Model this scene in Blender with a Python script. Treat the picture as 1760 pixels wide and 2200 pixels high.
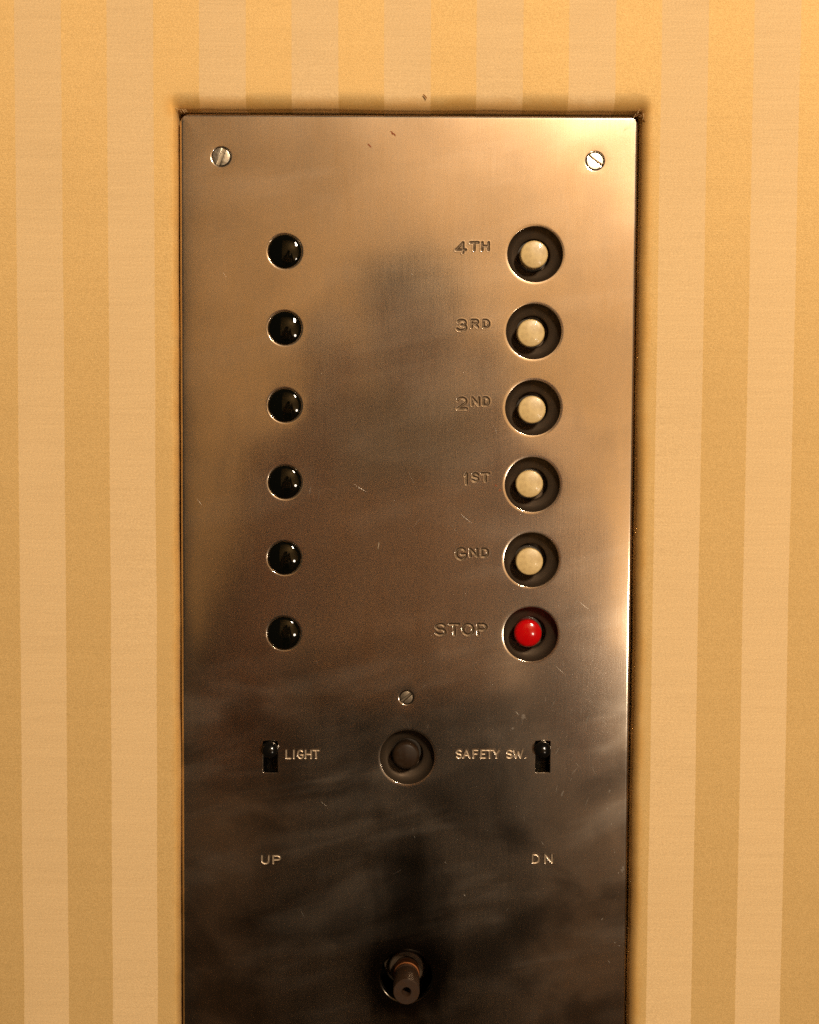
import bpy, bmesh, math, random
import numpy as np
from mathutils import Vector, Matrix, noise as mnoise
from mathutils.geometry import delaunay_2d_cdt

# ------------------------------------------------------------------ scene, camera, light
for o in list(bpy.data.objects):
    bpy.data.objects.remove(o)
SC = bpy.context.scene
COL = SC.collection
F_PX, D_CAM, H = 3000.0, 0.616, 1.45          # focal length in photo pixels, distance to plate, lens height
PITCH, ROLL = math.radians(3.24), math.radians(0.32)
CX, CY = 880.0, 1100.0                        # photo centre (1760 x 2200)

fwd = Vector((0, math.cos(PITCH), -math.sin(PITCH)))
r0, u0 = Vector((1, 0, 0)), Vector((0, math.sin(PITCH), math.cos(PITCH)))
RIGHT = r0 * math.cos(ROLL) + u0 * math.sin(ROLL)
UP = u0 * math.cos(ROLL) - r0 * math.sin(ROLL)
CAM_POS = Vector((0, -D_CAM, H))
cam_data = bpy.data.cameras.new('camera')
cam = bpy.data.objects.new('camera', cam_data)
COL.objects.link(cam)
cam.matrix_world = Matrix.Translation(CAM_POS) @ Matrix((RIGHT, UP, -fwd)).transposed().to_4x4()
cam_data.sensor_fit = 'VERTICAL'
cam_data.sensor_height = 36.0
cam_data.sensor_width = 36.0 * 819 / 1024
cam_data.lens = 36.0 * F_PX / 2200.0
cam_data.clip_start, cam_data.clip_end = 0.005, 50
SC.camera = cam

SC.view_settings.view_transform = 'Standard'
SC.view_settings.look = 'None'
SC.view_settings.exposure = 0.0
SC.view_settings.gamma = 1.0
SC.view_settings.use_curve_mapping = False
SC.cycles.max_bounces = 8
SC.cycles.use_denoising = False

world = bpy.data.worlds.new('World')
SC.world = world
world.use_nodes = True
world.node_tree.nodes['Background'].inputs[0].default_value = (1.0, 0.72, 0.45, 1)
world.node_tree.nodes['Background'].inputs[1].default_value = 0.035

def lamp(name, kind, loc, energy, color, target=None, **kw):
    l = bpy.data.lights.new(name, kind)
    l.energy, l.color = energy, color
    for k, v in kw.items():
        setattr(l, k, v)
    o = bpy.data.objects.new(name, l)
    COL.objects.link(o)
    o.location = loc
    if target is not None:
        o.rotation_euler = (Vector(target) - Vector(loc)).to_track_quat('-Z', 'Y').to_euler()
    return o

WARM = (1.0, 0.83, 0.62)
lamp('ceiling_lamp', 'AREA', (0.60, -1.60, H + 0.82), 41.0, WARM, target=(0.0, 0, H - 0.10),
     shape='RECTANGLE', size=0.14, size_y=0.30)
lamp('opposite_wall_fill', 'AREA', (0.60, -1.62, H + 0.83), 9.0, WARM, target=(-0.1, -2.1, H + 0.30),
     shape='RECTANGLE', size=0.14, size_y=0.30)  # fill added to brighten the opposite wall that the plate reflects
lamp('wall_lamp', 'POINT', (0.62, -1.58, H - 0.31), 12.0, (1.0, 0.87, 0.70), shadow_soft_size=0.08)

# ------------------------------------------------------------------ helpers
def px(u, v, y=0.0):
    """photo pixel -> point on the vertical plane at depth y"""
    dr = fwd + RIGHT * ((u - CX) / F_PX) - UP * ((v - CY) / F_PX)
    t = (y - CAM_POS.y) / dr.y
    return CAM_POS + dr * t

def pxz(u, v, y=0.0):
    p = px(u, v, y)
    return p.x, p.z

PXM = D_CAM / F_PX            # metres per photo pixel at the plate

def link(name, me, mats=None, parent=None):
    o = bpy.data.objects.new(name, me)
    COL.objects.link(o)
    if mats is not None:
        for m in (mats if isinstance(mats, (list, tuple)) else [mats]):
            me.materials.append(m)
    if parent is not None:
        o.parent = parent
    return o

def mesh_from(verts, faces, smooth=True, name='mesh', sharp=None):
    me = bpy.data.meshes.new(name)
    me.from_pydata([tuple(v) for v in verts], [], [tuple(f) for f in faces])
    me.update()
    if smooth:
        me.polygons.foreach_set('use_smooth', [True] * len(me.polygons))
        if sharp:
            me.set_sharp_from_angle(angle=math.radians(sharp))
    return me

def lathe(profile, n=48, close_start=False, close_end=False, sharp=35):
    """profile: list of (radius, h); h is towards the camera (-Y). axis along Y at origin"""
    vs, fs = [], []
    m = len(profile)
    for r, h in profile:
        for k in range(n):
            a = 2 * math.pi * k / n
            vs.append((r * math.cos(a), -h, r * math.sin(a)))
    for i in range(m - 1):
        for k in range(n):
            a, b = i * n + k, i * n + (k + 1) % n
            fs.append((a, b, b + n, a + n))
    if close_start:
        fs.append(tuple(range(n))[::-1])
    if close_end:
        fs.append(tuple(range((m - 1) * n, m * n)))
    me = mesh_from(vs, fs, True, 'lathe', sharp)
    bm = bmesh.new(); bm.from_mesh(me)
    bmesh.ops.recalc_face_normals(bm, faces=bm.faces)
    bm.to_mesh(me); bm.free()
    return me

def smoothstep(a, b, x):
    t = np.clip((x - a) / (b - a), 0, 1)
    return t * t * (3 - 2 * t)

# ------------------------------------------------------------------ materials
class NT:
    def __init__(self, name):
        self.m = bpy.data.materials.new(name)
        self.m.use_nodes = True
        self.t = self.m.node_tree
        self.b = self.t.nodes['Principled BSDF']
    def n(self, kind, **kw):
        nd = self.t.nodes.new(kind)
        for k, v in kw.items():
            setattr(nd, k, v)
        return nd
    def set(self, node, key, val):
        s = node.inputs[key]
        if hasattr(val, 'is_output') or isinstance(val, bpy.types.NodeSocket):
            self.t.links.new(val, s)
        else:
            s.default_value = val
        return node
    def math(self, op, a, b=None, c=None, clamp=False):
        nd = self.n('ShaderNodeMath', operation=op, use_clamp=clamp)
        self.set(nd, 0, a)
        if b is not None: self.set(nd, 1, b)
        if c is not None: self.set(nd, 2, c)
        return nd.outputs[0]
    def mix(self, f, a, b, kind='RGBA', blend='MIX'):
        nd = self.n('ShaderNodeMix', data_type=kind)
        if kind == 'RGBA':
            nd.blend_type = blend
            self.set(nd, 0, f); self.set(nd, 6, a); self.set(nd, 7, b)
            return nd.outputs[2]
        self.set(nd, 0, f); self.set(nd, 2, a); self.set(nd, 3, b)
        return nd.outputs[0]
    def coord(self):
        return self.n('ShaderNodeTexCoord').outputs['Object']
    def map(self, vec, scale=(1, 1, 1), rot=(0, 0, 0), loc=(0, 0, 0)):
        nd = self.n('ShaderNodeMapping', vector_type='TEXTURE')   # rotates first, then scales
        self.t.links.new(vec, nd.inputs[0])
        nd.inputs['Location'].default_value = loc
        nd.inputs['Rotation'].default_value = rot
        nd.inputs['Scale'].default_value = tuple(1.0 / q for q in scale)
        return nd.outputs[0]
    def noise(self, vec, scale, detail=3.0, rough=0.5, dist=0.0):
        nd = self.n('ShaderNodeTexNoise')
        self.t.links.new(vec, nd.inputs['Vector'])
        nd.inputs['Scale'].default_value = scale
        nd.inputs['Detail'].default_value = detail
        nd.inputs['Roughness'].default_value = rough
        nd.inputs['Distortion'].default_value = dist
        return nd.outputs['Fac']
    def ramp(self, f, a, b):
        nd = self.n('ShaderNodeMapRange', interpolation_type='SMOOTHSTEP')
        self.set(nd, 'Value', f)
        nd.inputs['From Min'].default_value = a
        nd.inputs['From Max'].default_value = b
        return nd.outputs[0]
    def bump(self, height, strength, dist):
        nd = self.n('ShaderNodeBump')
        nd.inputs['Strength'].default_value = strength
        nd.inputs['Distance'].default_value = dist
        self.t.links.new(height, nd.inputs['Height'])
        self.t.links.new(nd.outputs[0], self.b.inputs['Normal'])
        return nd

def plain(name, color, rough=0.5, metal=0.0, coat=0.0, spec=0.5, grain=None):
    m = NT(name)
    m.b.inputs['Base Color'].default_value = (*color, 1)
    m.b.inputs['Roughness'].default_value = rough
    m.b.inputs['Metallic'].default_value = metal
    m.b.inputs['Coat Weight'].default_value = coat
    m.b.inputs['Coat Roughness'].default_value = 0.05
    m.b.inputs['Specular IOR Level'].default_value = spec
    if grain:
        sc, amt, col2 = grain
        f = m.ramp(m.noise(m.coord(), sc, 4.0, 0.6), 0.35, 0.7)
        m.set(m.b, 'Base Color', m.mix(m.math('MULTIPLY', f, amt), (*color, 1), (*col2, 1)))
        m.set(m.b, 'Roughness', m.mix(f, rough, min(1, rough + 0.15), 'FLOAT'))
    return m.m

PX0, PX1 = px(389, 1100).x, px(1359, 1100).x          # edges of the plate
PZ1, PZ0 = px(870, 247).z, px(870, 2200).z - 0.10
CORNER = 0.0050
OX0, OX1 = PX0 - .0010, PX1 + .0014                  # opening in the wall
OZ1, OZ0 = PZ1 + .0018, PZ0 - .0015

# stripe boundaries measured at the height y ~ 260 px on the face of the wall
WALL_FACE = -0.0045
STRIPE_P = (px(1320, 240, WALL_FACE).x - px(528, 240, WALL_FACE).x) / 4.0
STRIPE_X0 = px(528, 240, WALL_FACE).x

def fabric_material():
    m = NT('striped_damask')
    co = m.coord()
    sep = m.n('ShaderNodeSeparateXYZ'); m.t.links.new(co, sep.inputs[0])
    X, Y, Z = sep.outputs
    wob = m.math('MULTIPLY', m.math('SUBTRACT', m.noise(m.map(co, (6, 6, 9)), 1.0, 2.0), 0.5), 0.0012)
    edge = m.math('MULTIPLY', m.math('SUBTRACT', m.noise(m.map(co, (1, 1, 900)), 1.0, 1.0), 0.5), 0.0007)
    xs = m.math('ADD', m.math('ADD', X, wob), edge)
    t = m.math('DIVIDE', m.math('SUBTRACT', xs, STRIPE_X0), STRIPE_P)
    fr = m.math('FRACT', t)
    satin = m.math('MULTIPLY', m.ramp(fr, 0.0, 0.006), m.math('SUBTRACT', 1.0, m.ramp(fr, 0.495, 0.501)))
    # weave: fine twill grain + horizontal slubs
    tw1 = m.noise(m.map(co, (1100, 1100, 3000), rot=(0, math.radians(32), 0)), 1.0, 1.5, 0.6)
    tw2 = m.noise(m.map(co, (2400, 1400, 2000), rot=(0, math.radians(-25), 0)), 1.0, 1.0, 0.6)
    slub = m.noise(m.map(co, (35, 35, 1500)), 1.0, 2.5, 0.65)
    slub2 = m.noise(m.map(co, (9, 9, 260)), 1.0, 2.0, 0.6)
    cloud = m.noise(co, 14.0, 4.0, 0.55)
    twill = m.mix(satin, tw1, tw2, 'FLOAT')
    g = m.math('ADD', m.math('MULTIPLY', m.math('SUBTRACT', twill, 0.5), 1.25),
               m.math('MULTIPLY', m.math('SUBTRACT', slub, 0.5), m.mix(satin, 0.40, 0.16, 'FLOAT')))
    g = m.math('ADD', g, m.math('MULTIPLY', m.math('SUBTRACT', slub2, 0.5), 0.16))
    g = m.math('ADD', g, m.math('MULTIPLY', m.math('SUBTRACT', cloud, 0.5), 0.20))
    matte_c = m.mix(m.math('ADD', g, 0.5, clamp=True), (0.52, 0.342, 0.162, 1), (0.86, 0.598, 0.308, 1))
    satin_c = m.mix(m.math('ADD', g, 0.5, clamp=True), (0.49, 0.304, 0.108, 1), (0.81, 0.530, 0.220, 1))
    base = m.mix(satin, matte_c, satin_c)
    # faint water stains / soiling
    st = m.ramp(m.noise(m.map(co, (5, 5, 3)), 1.0, 5.0, 0.6, 0.4), 0.60, 0.80)
    base = m.mix(m.math('MULTIPLY', st, 0.22), base, (0.38, 0.23, 0.09, 1))
    # amber soiling along the cut edge of the opening
    ex = m.math('SUBTRACT', X, OX1); ez = m.math('SUBTRACT', Z, OZ1); el = m.math('SUBTRACT', OX0, X)
    en = m.math('MULTIPLY', m.math('SUBTRACT', m.noise(co, 90.0, 4.0, 0.6), 0.5), 0.006)
    e1 = m.math('MAXIMUM', m.math('MAXIMUM', ex, ez), m.math('ADD', el, 0.0022))
    soil = m.math('SUBTRACT', 1.0, m.ramp(m.math('ADD', e1, en), 0.0008, 0.0058))
    rc = m.math('SQRT', m.math('ADD', m.math('MULTIPLY', ex, ex), m.math('MULTIPLY', ez, ez)))
    rc2 = m.math('SQRT', m.math('ADD', m.math('MULTIPLY', el, el), m.math('MULTIPLY', ez, ez)))
    rc = m.math('ADD', m.math('MINIMUM', rc, rc2), en)
    soil = m.math('MAXIMUM', m.math('MULTIPLY', soil, 0.55), m.math('MULTIPLY', m.math('SUBTRACT', 1.0, m.ramp(rc, 0.001, 0.0075)), 0.55))
    base = m.mix(soil, base, (0.56, 0.27, 0.045, 1))
    m.set(m.b, 'Base Color', base)
    m.set(m.b, 'Roughness', m.mix(satin, 0.80, 0.62, 'FLOAT'))
    m.set(m.b, 'Metallic', m.math('MULTIPLY', satin, 0.17))
    m.set(m.b, 'Anisotropic', m.math('MULTIPLY', satin, 0.80))
    tg = m.n('ShaderNodeCombineXYZ'); tg.inputs[0].default_value = 1.0
    m.set(m.b, 'Tangent', tg.outputs[0])
    m.set(m.b, 'Specular IOR Level', m.mix(satin, 0.12, 0.18, 'FLOAT'))
    m.set(m.b, 'Specular Tint', (1.0, 0.80, 0.48, 1))
    m.b.inputs['Sheen Weight'].default_value = 0.06
    m.b.inputs['Sheen Roughness'].default_value = 0.4
    m.bump(m.math('ADD', twill, m.math('MULTIPLY', slub, 0.6)), 0.22, 0.00025)
    return m.m

SHAFT_PX = (873.5, 2098)
SHAFT = pxz(*SHAFT_PX)
BLACK_PX = (875, 1627)

def plate_material():
    m = NT('worn_nickel_plate')
    co = m.coord()
    sep = m.n('ShaderNodeSeparateXYZ'); m.t.links.new(co, sep.inputs[0])
    X, Y, Z = sep.outputs
    big = m.noise(m.map(co, (0.8, 1, 1.15), loc=(.02, 0, .01)), 26.0, 3.0, 0.5, 0.5)
    med = m.noise(m.map(co, (1.0, 1, 0.35)), 90.0, 5.0, 0.6, 0.3)
    fine = m.noise(co, 1800.0, 2.0, 0.6)
    brush = m.noise(m.map(co, (2600, 2600, 45)), 1.0, 2.0, 0.6)
    brush2 = m.noise(m.map(co, (55, 55, 1900)), 1.0, 2.0, 0.6)
    # grime halo round the operating spindle
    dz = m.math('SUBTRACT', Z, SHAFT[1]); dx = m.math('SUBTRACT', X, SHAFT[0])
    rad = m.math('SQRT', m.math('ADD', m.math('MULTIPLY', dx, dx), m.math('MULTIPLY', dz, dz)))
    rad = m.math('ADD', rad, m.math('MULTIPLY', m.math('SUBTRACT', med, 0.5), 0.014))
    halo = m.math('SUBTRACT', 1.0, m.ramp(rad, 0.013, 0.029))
    # dark reflection of the figure painted as a band up to the brown button
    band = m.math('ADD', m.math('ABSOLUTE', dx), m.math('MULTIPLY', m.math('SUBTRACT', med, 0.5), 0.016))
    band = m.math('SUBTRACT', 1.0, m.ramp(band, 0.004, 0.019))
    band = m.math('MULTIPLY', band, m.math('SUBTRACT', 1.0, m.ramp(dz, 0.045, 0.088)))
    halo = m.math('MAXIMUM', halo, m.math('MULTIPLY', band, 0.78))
    blotch = m.math('MULTIPLY', m.ramp(big, 0.36, 0.66), 0.62)
    zl = px(870, 1500).z
    lower_area = m.math('SUBTRACT', 1.0, m.ramp(m.math('ADD', Z, m.math('MULTIPLY', m.math('SUBTRACT', big, 0.5), 0.10)), zl - .04, zl + .07))  # blotches and smears grow stronger towards the bottom
    blotch = m.math('MULTIPLY', blotch, m.mix(lower_area, 0.22, 1.35, 'FLOAT'))
    blotch = m.math('ADD', blotch, m.math('MULTIPLY', m.ramp(med, 0.45, 0.75), 0.14), clamp=True)
    base = m.mix(blotch, (0.73, 0.615, 0.49, 1), (0.25, 0.208, 0.165, 1))
    speck = m.ramp(m.noise(co, 420.0, 3.0, 0.7), 0.70, 0.76)
    base = m.mix(m.math('MULTIPLY', speck, 0.35), base, (0.20, 0.13, 0.08, 1))
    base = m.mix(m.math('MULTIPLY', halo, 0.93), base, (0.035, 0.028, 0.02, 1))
    # dust specks over the grime halo and the painted band
    dust = m.math('MULTIPLY', m.ramp(m.noise(co, 900.0, 1.0, 0.5), 0.74, 0.80), halo)
    base = m.mix(m.math('MULTIPLY', dust, 0.5), base, (0.35, 0.25, 0.15, 1))
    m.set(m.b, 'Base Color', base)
    m.b.inputs['Metallic'].default_value = 1.0
    m.b.inputs['Anisotropic'].default_value = 0.25
    tg = m.n('ShaderNodeCombineXYZ'); tg.inputs[0].default_value = 1.0
    m.set(m.b, 'Tangent', tg.outputs[0])
    # hair scratches in several directions, denser in patches
    scr = None
    for ang, ss in ((8, 1.0), (-24, 0.8), (58, 1.1)):
        f = m.noise(m.map(co, (1500 * ss, 1, 60), rot=(0, math.radians(ang), 0), loc=(ang * .01, 0, ang * .013)), 1.0, 1.0, 0.4)
        f = m.ramp(f, 0.76, 0.82)
        scr = f if scr is None else m.math('MAXIMUM', scr, f)
    wear = m.ramp(m.noise(co, 16.0, 2.0), 0.48, 0.66)
    scr = m.math('MULTIPLY', scr, wear)
    smear = m.noise(m.map(co, (11, 11, 42), rot=(0, math.radians(-12), 0)), 1.0, 3.0, 0.55, 0.4)
    smear = m.math('MULTIPLY', m.ramp(smear, 0.46, 0.70), m.mix(lower_area, 0.25, 1.0, 'FLOAT'))
    r = m.math('ADD', 0.118, m.math('MULTIPLY', m.math('SUBTRACT', brush, 0.5), 0.05))
    r = m.math('ADD', r, m.math('MULTIPLY', m.math('SUBTRACT', med, 0.5), 0.07))
    r = m.math('ADD', r, m.math('MULTIPLY', m.math('SUBTRACT', fine, 0.5), 0.08))
    r = m.math('ADD', r, m.math('MULTIPLY', scr, 0.10), clamp=True)
    m.set(m.b, 'Roughness', r)
    b2 = m.n('ShaderNodeBsdfPrincipled')
    m.set(b2, 'Base Color', base)
    b2.inputs['Metallic'].default_value = 1.0
    b2.inputs['Anisotropic'].default_value = 0.3
    m.set(b2, 'Tangent', tg.outputs[0])
    m.set(b2, 'Roughness', m.math('ADD', r, 0.21))
    mx = m.n('ShaderNodeMixShader')
    m.set(mx, 0, m.math('ADD', 0.13, m.math('MULTIPLY', smear, 0.26)))
    m.t.links.new(m.b.outputs[0], mx.inputs[1]); m.t.links.new(b2.outputs[0], mx.inputs[2])
    m.t.links.new(mx.outputs[0], m.t.nodes['Material Output'].inputs[0])
    hgt = m.math('ADD', m.math('MULTIPLY', brush, 0.5), m.math('MULTIPLY', brush2, 0.15))
    hgt = m.math('ADD', hgt, m.math('MULTIPLY', fine, 0.5))
    hgt = m.math('SUBTRACT', hgt, m.math('MULTIPLY', scr, 0.6))
    bp = m.bump(hgt, 0.05, 0.0001)
    m.t.links.new(bp.outputs[0], b2.inputs['Normal'])
    return m.m

MAT = {}
MAT['fabric'] = fabric_material()
MAT['plate'] = plate_material()
MAT['letter'] = plain('stamped_metal', (0.47, 0.36, 0.25), 0.50, 1.0, grain=(900, 0.5, (0.30, 0.21, 0.13)))
MAT['letter_dark'] = plain('dark_stamped_metal', (0.19, 0.13, 0.08), 0.5, 1.0, grain=(900, 0.6, (0.09, 0.06, 0.035)))  # darker metal in the strokes of the floor words and STOP
MAT['scratch'] = plain('scratched_metal', (0.62, 0.55, 0.46), 0.42, 1.0)
MAT['smudge'] = plain('dried_smudge', (0.16, 0.125, 0.095), 0.7, 0.3)
MAT['cup'] = plain('dark_bronze_cup', (0.095, 0.064, 0.040), 0.5, 0.75, grain=(240, 0.6, (0.045, 0.030, 0.018)))
MAT['collar'] = plain('dark_collar', (0.03, 0.024, 0.018), 0.35, 0.3)
MAT['cream'] = plain('cream_plastic', (0.62, 0.445, 0.20), 0.36, 0.0, 0.08, grain=(330, 0.6, (0.38, 0.245, 0.09)))
MAT['red'] = plain('red_plastic', (0.46, 0.002, 0.003), 0.14, 0.0, 0.2)
MAT['brown'] = plain('dark_brown_plastic', (0.022, 0.011, 0.005), 0.42, 0.0, 0.0, 0.15, grain=(300, 0.5, (0.03, 0.02, 0.012)))
MAT['lens'] = plain('black_glass_lens', (0.0016, 0.0018, 0.0012), 0.03, 0.0, 0.0, 0.45)
MAT['bezel'] = plain('brass_bezel', (0.55, 0.43, 0.28), 0.25, 1.0)
MAT['screw'] = plain('polished_screw', (0.62, 0.56, 0.46), 0.28, 1.0, grain=(700, 0.4, (0.45, 0.35, 0.22)))
MAT['screw_dark'] = plain('dull_screw', (0.30, 0.24, 0.17), 0.38, 1.0, grain=(700, 0.6, (0.12, 0.09, 0.06)))
MAT['bakelite'] = plain('black_bakelite', (0.004, 0.0035, 0.003), 0.16, 0.0, 0.0, 0.35)
MAT['void'] = plain('dark_cavity', (0.006, 0.005, 0.004), 0.9, 0.0, 0.0, 0.1)
MAT['spindle'] = plain('brown_steel_spindle', (0.045, 0.021, 0.009), 0.42, 0.3, grain=(350, 0.7, (0.025, 0.012, 0.006)))
MAT['copper'] = plain('copper_collar', (0.24, 0.085, 0.03), 0.45, 1.0, grain=(350, 0.5, (0.18, 0.07, 0.03)))
MAT['rust'] = plain('rust', (0.22, 0.055, 0.012), 0.8)
MAT['thread'] = plain('loose_thread', (0.62, 0.42, 0.20), 0.8)
MAT['thread_dark'] = plain('stained_thread', (0.28, 0.12, 0.03), 0.85)
MAT['skin'] = plain('skin', (0.22, 0.125, 0.075), 0.6)
MAT['wood'] = plain('dark_wood', (0.10, 0.06, 0.032), 0.5, grain=(9, 1.0, (0.24, 0.145, 0.075)))
MAT['cloth'] = plain('dark_cloth', (0.035, 0.03, 0.026), 0.9)
MAT['shirt'] = plain('brown_shirt', (0.44, 0.31, 0.20), 0.9)
MAT['hair'] = plain('dark_hair', (0.012, 0.008, 0.005), 0.95, spec=0.0)
MAT['floor'] = plain('dark_carpet', (0.05, 0.03, 0.02), 0.95, grain=(120, 0.6, (0.03, 0.015, 0.01)))
MAT['black_metal'] = plain('camera_grey', (0.14, 0.12, 0.10), 0.6)

# ------------------------------------------------------------------ plate geometry data

domes = [(612, 540), (612, 705), (612, 871), (612, 1036), (611, 1199), (610, 1361)]
cups = [(1150, 546), (1147, 712), (1145, 876), (1144, 1041), (1142, 1203), (1140, 1363)]
caps = [(1148, 546), (1141, 715), (1143.5, 880), (1138, 1040), (1138, 1207), (1135, 1362)]
screws = [(475, 336.3, 19.5, 66), (1278.6, 345.7, 18.5, -36), (873.5, 1499, 14.5, 40)]
slots = [(565, 597.5, 1592, 1660.7), (1150, 1182.4, 1591.5, 1660.7)]

R_DOME, R_CUP, R_SHAFT = 37.0 * PXM, 59.5 * PXM, 57.0 * PXM
holes = []                                   # (x, z, R, dip width, dip depth)
for c in domes: holes.append((*pxz(*c), R_DOME, 0.0008, 0.00010))
for c in cups: holes.append((*pxz(*c), R_CUP, 0.0012, 0.00009))
holes.append((*pxz(*BLACK_PX), R_CUP, 0.0012, 0.00009))
holes.append((*SHAFT, R_SHAFT, 0.0010, 0.00020))
for u, v, r, a in screws: holes.append((*pxz(u, v), (r + 1.0) * PXM, 0.0006, 0.00012))
slot_rects = []
for a, b, c, d in slots:
    x0, z1 = pxz(a, c); x1, z0 = pxz(b, d)
    slot_rects.append((x0, x1, z0, z1))

def h_plate(x, z):
    """height of the plate face (towards the viewer)"""
    x = np.asarray(x, float); z = np.asarray(z, float) - H
    h = 0.00005 * np.sin(x * 61 + z * 23 + 0.6) + 0.00005 * np.sin(z * 47 - x * 31 + 2.1)
    h = h + 0.000018 * np.sin(x * 150 + 1.3 + 2.0 * np.sin(z * 37)) + 0.000018 * np.sin(z * 130 + 0.4 + 1.6 * np.sin(x * 71))
    # soft roll-off towards the outline
    e = np.minimum(np.minimum(x - PX0, PX1 - x), np.minimum(PZ1 - H - z, z - (PZ0 - H)))
    h = h - 0.00014 * np.clip(1 - e / 0.012, 0, 1) ** 2.4
    h = h - 0.00045 * np.clip(1 - e / 0.0011, 0, 1) ** 2.2
    for hx, hz, R, w, dep in holes:
        r = np.hypot(x - hx, z + H - hz)
        h = h - dep * np.clip(1 - (r - R) / w, 0, 1) ** 2
    return h

# ---- glyphs as strokes in a unit box
def arc(cx, cy, rx, ry, a0, a1, n=14):
    return [(cx + rx * math.cos(math.radians(a0 + (a1 - a0) * i / n)),
             cy + ry * math.sin(math.radians(a0 + (a1 - a0) * i / n))) for i in range(n + 1)]
G = {
 '4': [[(.72, 0), (.72, 1), (0, .28), (1, .28)]],
 'T': [[(0, 1), (1, 1)], [(.5, 1), (.5, 0)]],
 'H': [[(0, 0), (0, 1)], [(1, 0), (1, 1)], [(0, .52), (1, .52)]],
 '3': [arc(.46, .76, .46, .24, 155, -90), arc(.46, .26, .54, .26, 90, -155)],
 'R': [[(0, 0), (0, 1), (.55, 1)] + arc(.55, .76, .42, .24, 90, -90) + [(0, .52)], [(.5, .52), (1, 0)]],
 'D': [[(0, 0), (0, 1), (.4, 1)] + arc(.4, .5, .6, .5, 90, -90) + [(0, 0)]],
 '2': [arc(.5, .70, .48, .30, 165, -35) + [(0, 0), (1, 0)]],
 'N': [[(0, 0), (0, 1), (1, 0), (1, 1)]],
 '1': [[(0, .80), (.75, 1), (.75, 0)]],
 'S': [arc(.5, .75, .47, .25, 25, 270) + arc(.5, .25, .5, .25, 90, -155)],
 'G': [arc(.52, .5, .52, .5, 48, 350, 22) + [(1.0, .45), (.58, .45)]],
 'O': [arc(.5, .5, .5, .5, 0, 360, 28)],
 'P': [[(0, 0), (0, 1), (.55, 1)] + arc(.55, .74, .44, .26, 90, -90) + [(0, .48)]],
 'L': [[(0, 1), (0, 0), (1, 0)]],
 'I': [[(.5, 1), (.5, 0)]],
 'F': [[(0, 0), (0, 1), (1, 1)], [(0, .52), (.8, .52)]],
 'E': [[(1, 1), (0, 1), (0, 0), (1, 0)], [(0, .52), (.8, .52)]],
 'A': [[(0, 0), (.5, 1), (1, 0)], [(.2, .36), (.8, .36)]],
 'Y': [[(0, 1), (.5, .45), (1, 1)], [(.5, .45), (.5, 0)]],
 'W': [[(0, 1), (.26, 0), (.5, .85), (.74, 0), (1, 1)]],
 'U': [[(0, 1), (0, .35)] + arc(.5, .35, .5, .35, 180, 360) + [(1, 1)]],
 '.': [[(.4, .02), (.6, .02)]],
}
# word: stroke width in photo px, depth in mm, then (glyph, u0, u1, v0, v1)
def crop6(g, a, b): return (g, 860 + a * .3246, 860 + b * .3246, 1609.6, 1629.6)
floor_names = ['4TH', '3RD', '2ND', '1ST', 'GND', 'STOP']
WORDS = [
 ('4TH', 5.1, .24, [('4', 977.4, 1003, 518.7, 545.3), ('T', 1008, 1030, 518.7, 540), ('H', 1033.5, 1052, 518.7, 540)]),
 ('3RD', 5.1, .24, [('3', 980.3, 1003.8, 685.5, 712.5), ('R', 1010.7, 1029.5, 685.5, 706), ('D', 1036, 1053, 685.5, 706)]),
 ('2ND', 5.1, .24, [('2', 979.7, 1004.4, 852.8, 880.6), ('N', 1012, 1031, 852, 873), ('D', 1036, 1052.8, 852, 873)]),
 ('1ST', 5.1, .24, [('1', 996.5, 1006, 1015, 1042), ('S', 1012.5, 1029.6, 1015, 1036.3), ('T', 1032.8, 1053, 1015, 1036.3)]),
 ('GND', 5.1, .24, [('G', 977.7, 1003, 1176, 1204), ('N', 1007.8, 1027.6, 1177, 1198), ('D', 1033, 1050.7, 1177, 1198)]),
 ('STOP', 5.2, .24, [('S', 934, 959, 1339, 1366.4), ('T', 963.5, 988.5, 1339, 1366.4), ('O', 992, 1019, 1339, 1366.4), ('P', 1024.6, 1047.5, 1339, 1366.4)]),
 ('LIGHT', 3.5, .20, [('L', 614, 627, 1610, 1630.5), ('I', 630, 634.5, 1610, 1630.5), ('G', 639, 653.7, 1610, 1630.5), ('H', 655.7, 671, 1610, 1630.5), ('T', 672.5, 687.5, 1610, 1630.5)]),
 ('SAFETY SW.', 3.5, .20, [crop6('S', 370, 412), crop6('A', 414, 467), crop6('F', 480, 520), crop6('E', 531, 570), crop6('T', 570, 616), crop6('Y', 614, 662), crop6('S', 703, 747), crop6('W', 748, 818), crop6('.', 824, 838)]),
 ('UP', 3.6, .20, [('U', 561.8, 580, 1836.6, 1856.5), ('P', 586, 604.5, 1836.6, 1856.5)]),
 ('DN', 3.6, .20, [('D', 1143.4, 1160.5, 1834, 1855), ('N', 1170, 1188.7, 1834, 1855)]),
]
STEP = 0.000135
rng = random.Random(5)

def word_segments(glyphs, sw):
    segs = []
    for g, a, b, c, d in glyphs:
        k = sw * 0.5
        tilt = rng.uniform(-0.02, 0.02)
        for line in G[g]:
            pts = []
            for x, y in line:
                u = a + k + x * (b - a - 2 * k) + tilt * (y - .5) * (d - c)
                v = d - k - y * (d - c - 2 * k)
                pts.append(pxz(u, v))
            segs += list(zip(pts[:-1], pts[1:]))
    return segs

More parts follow.
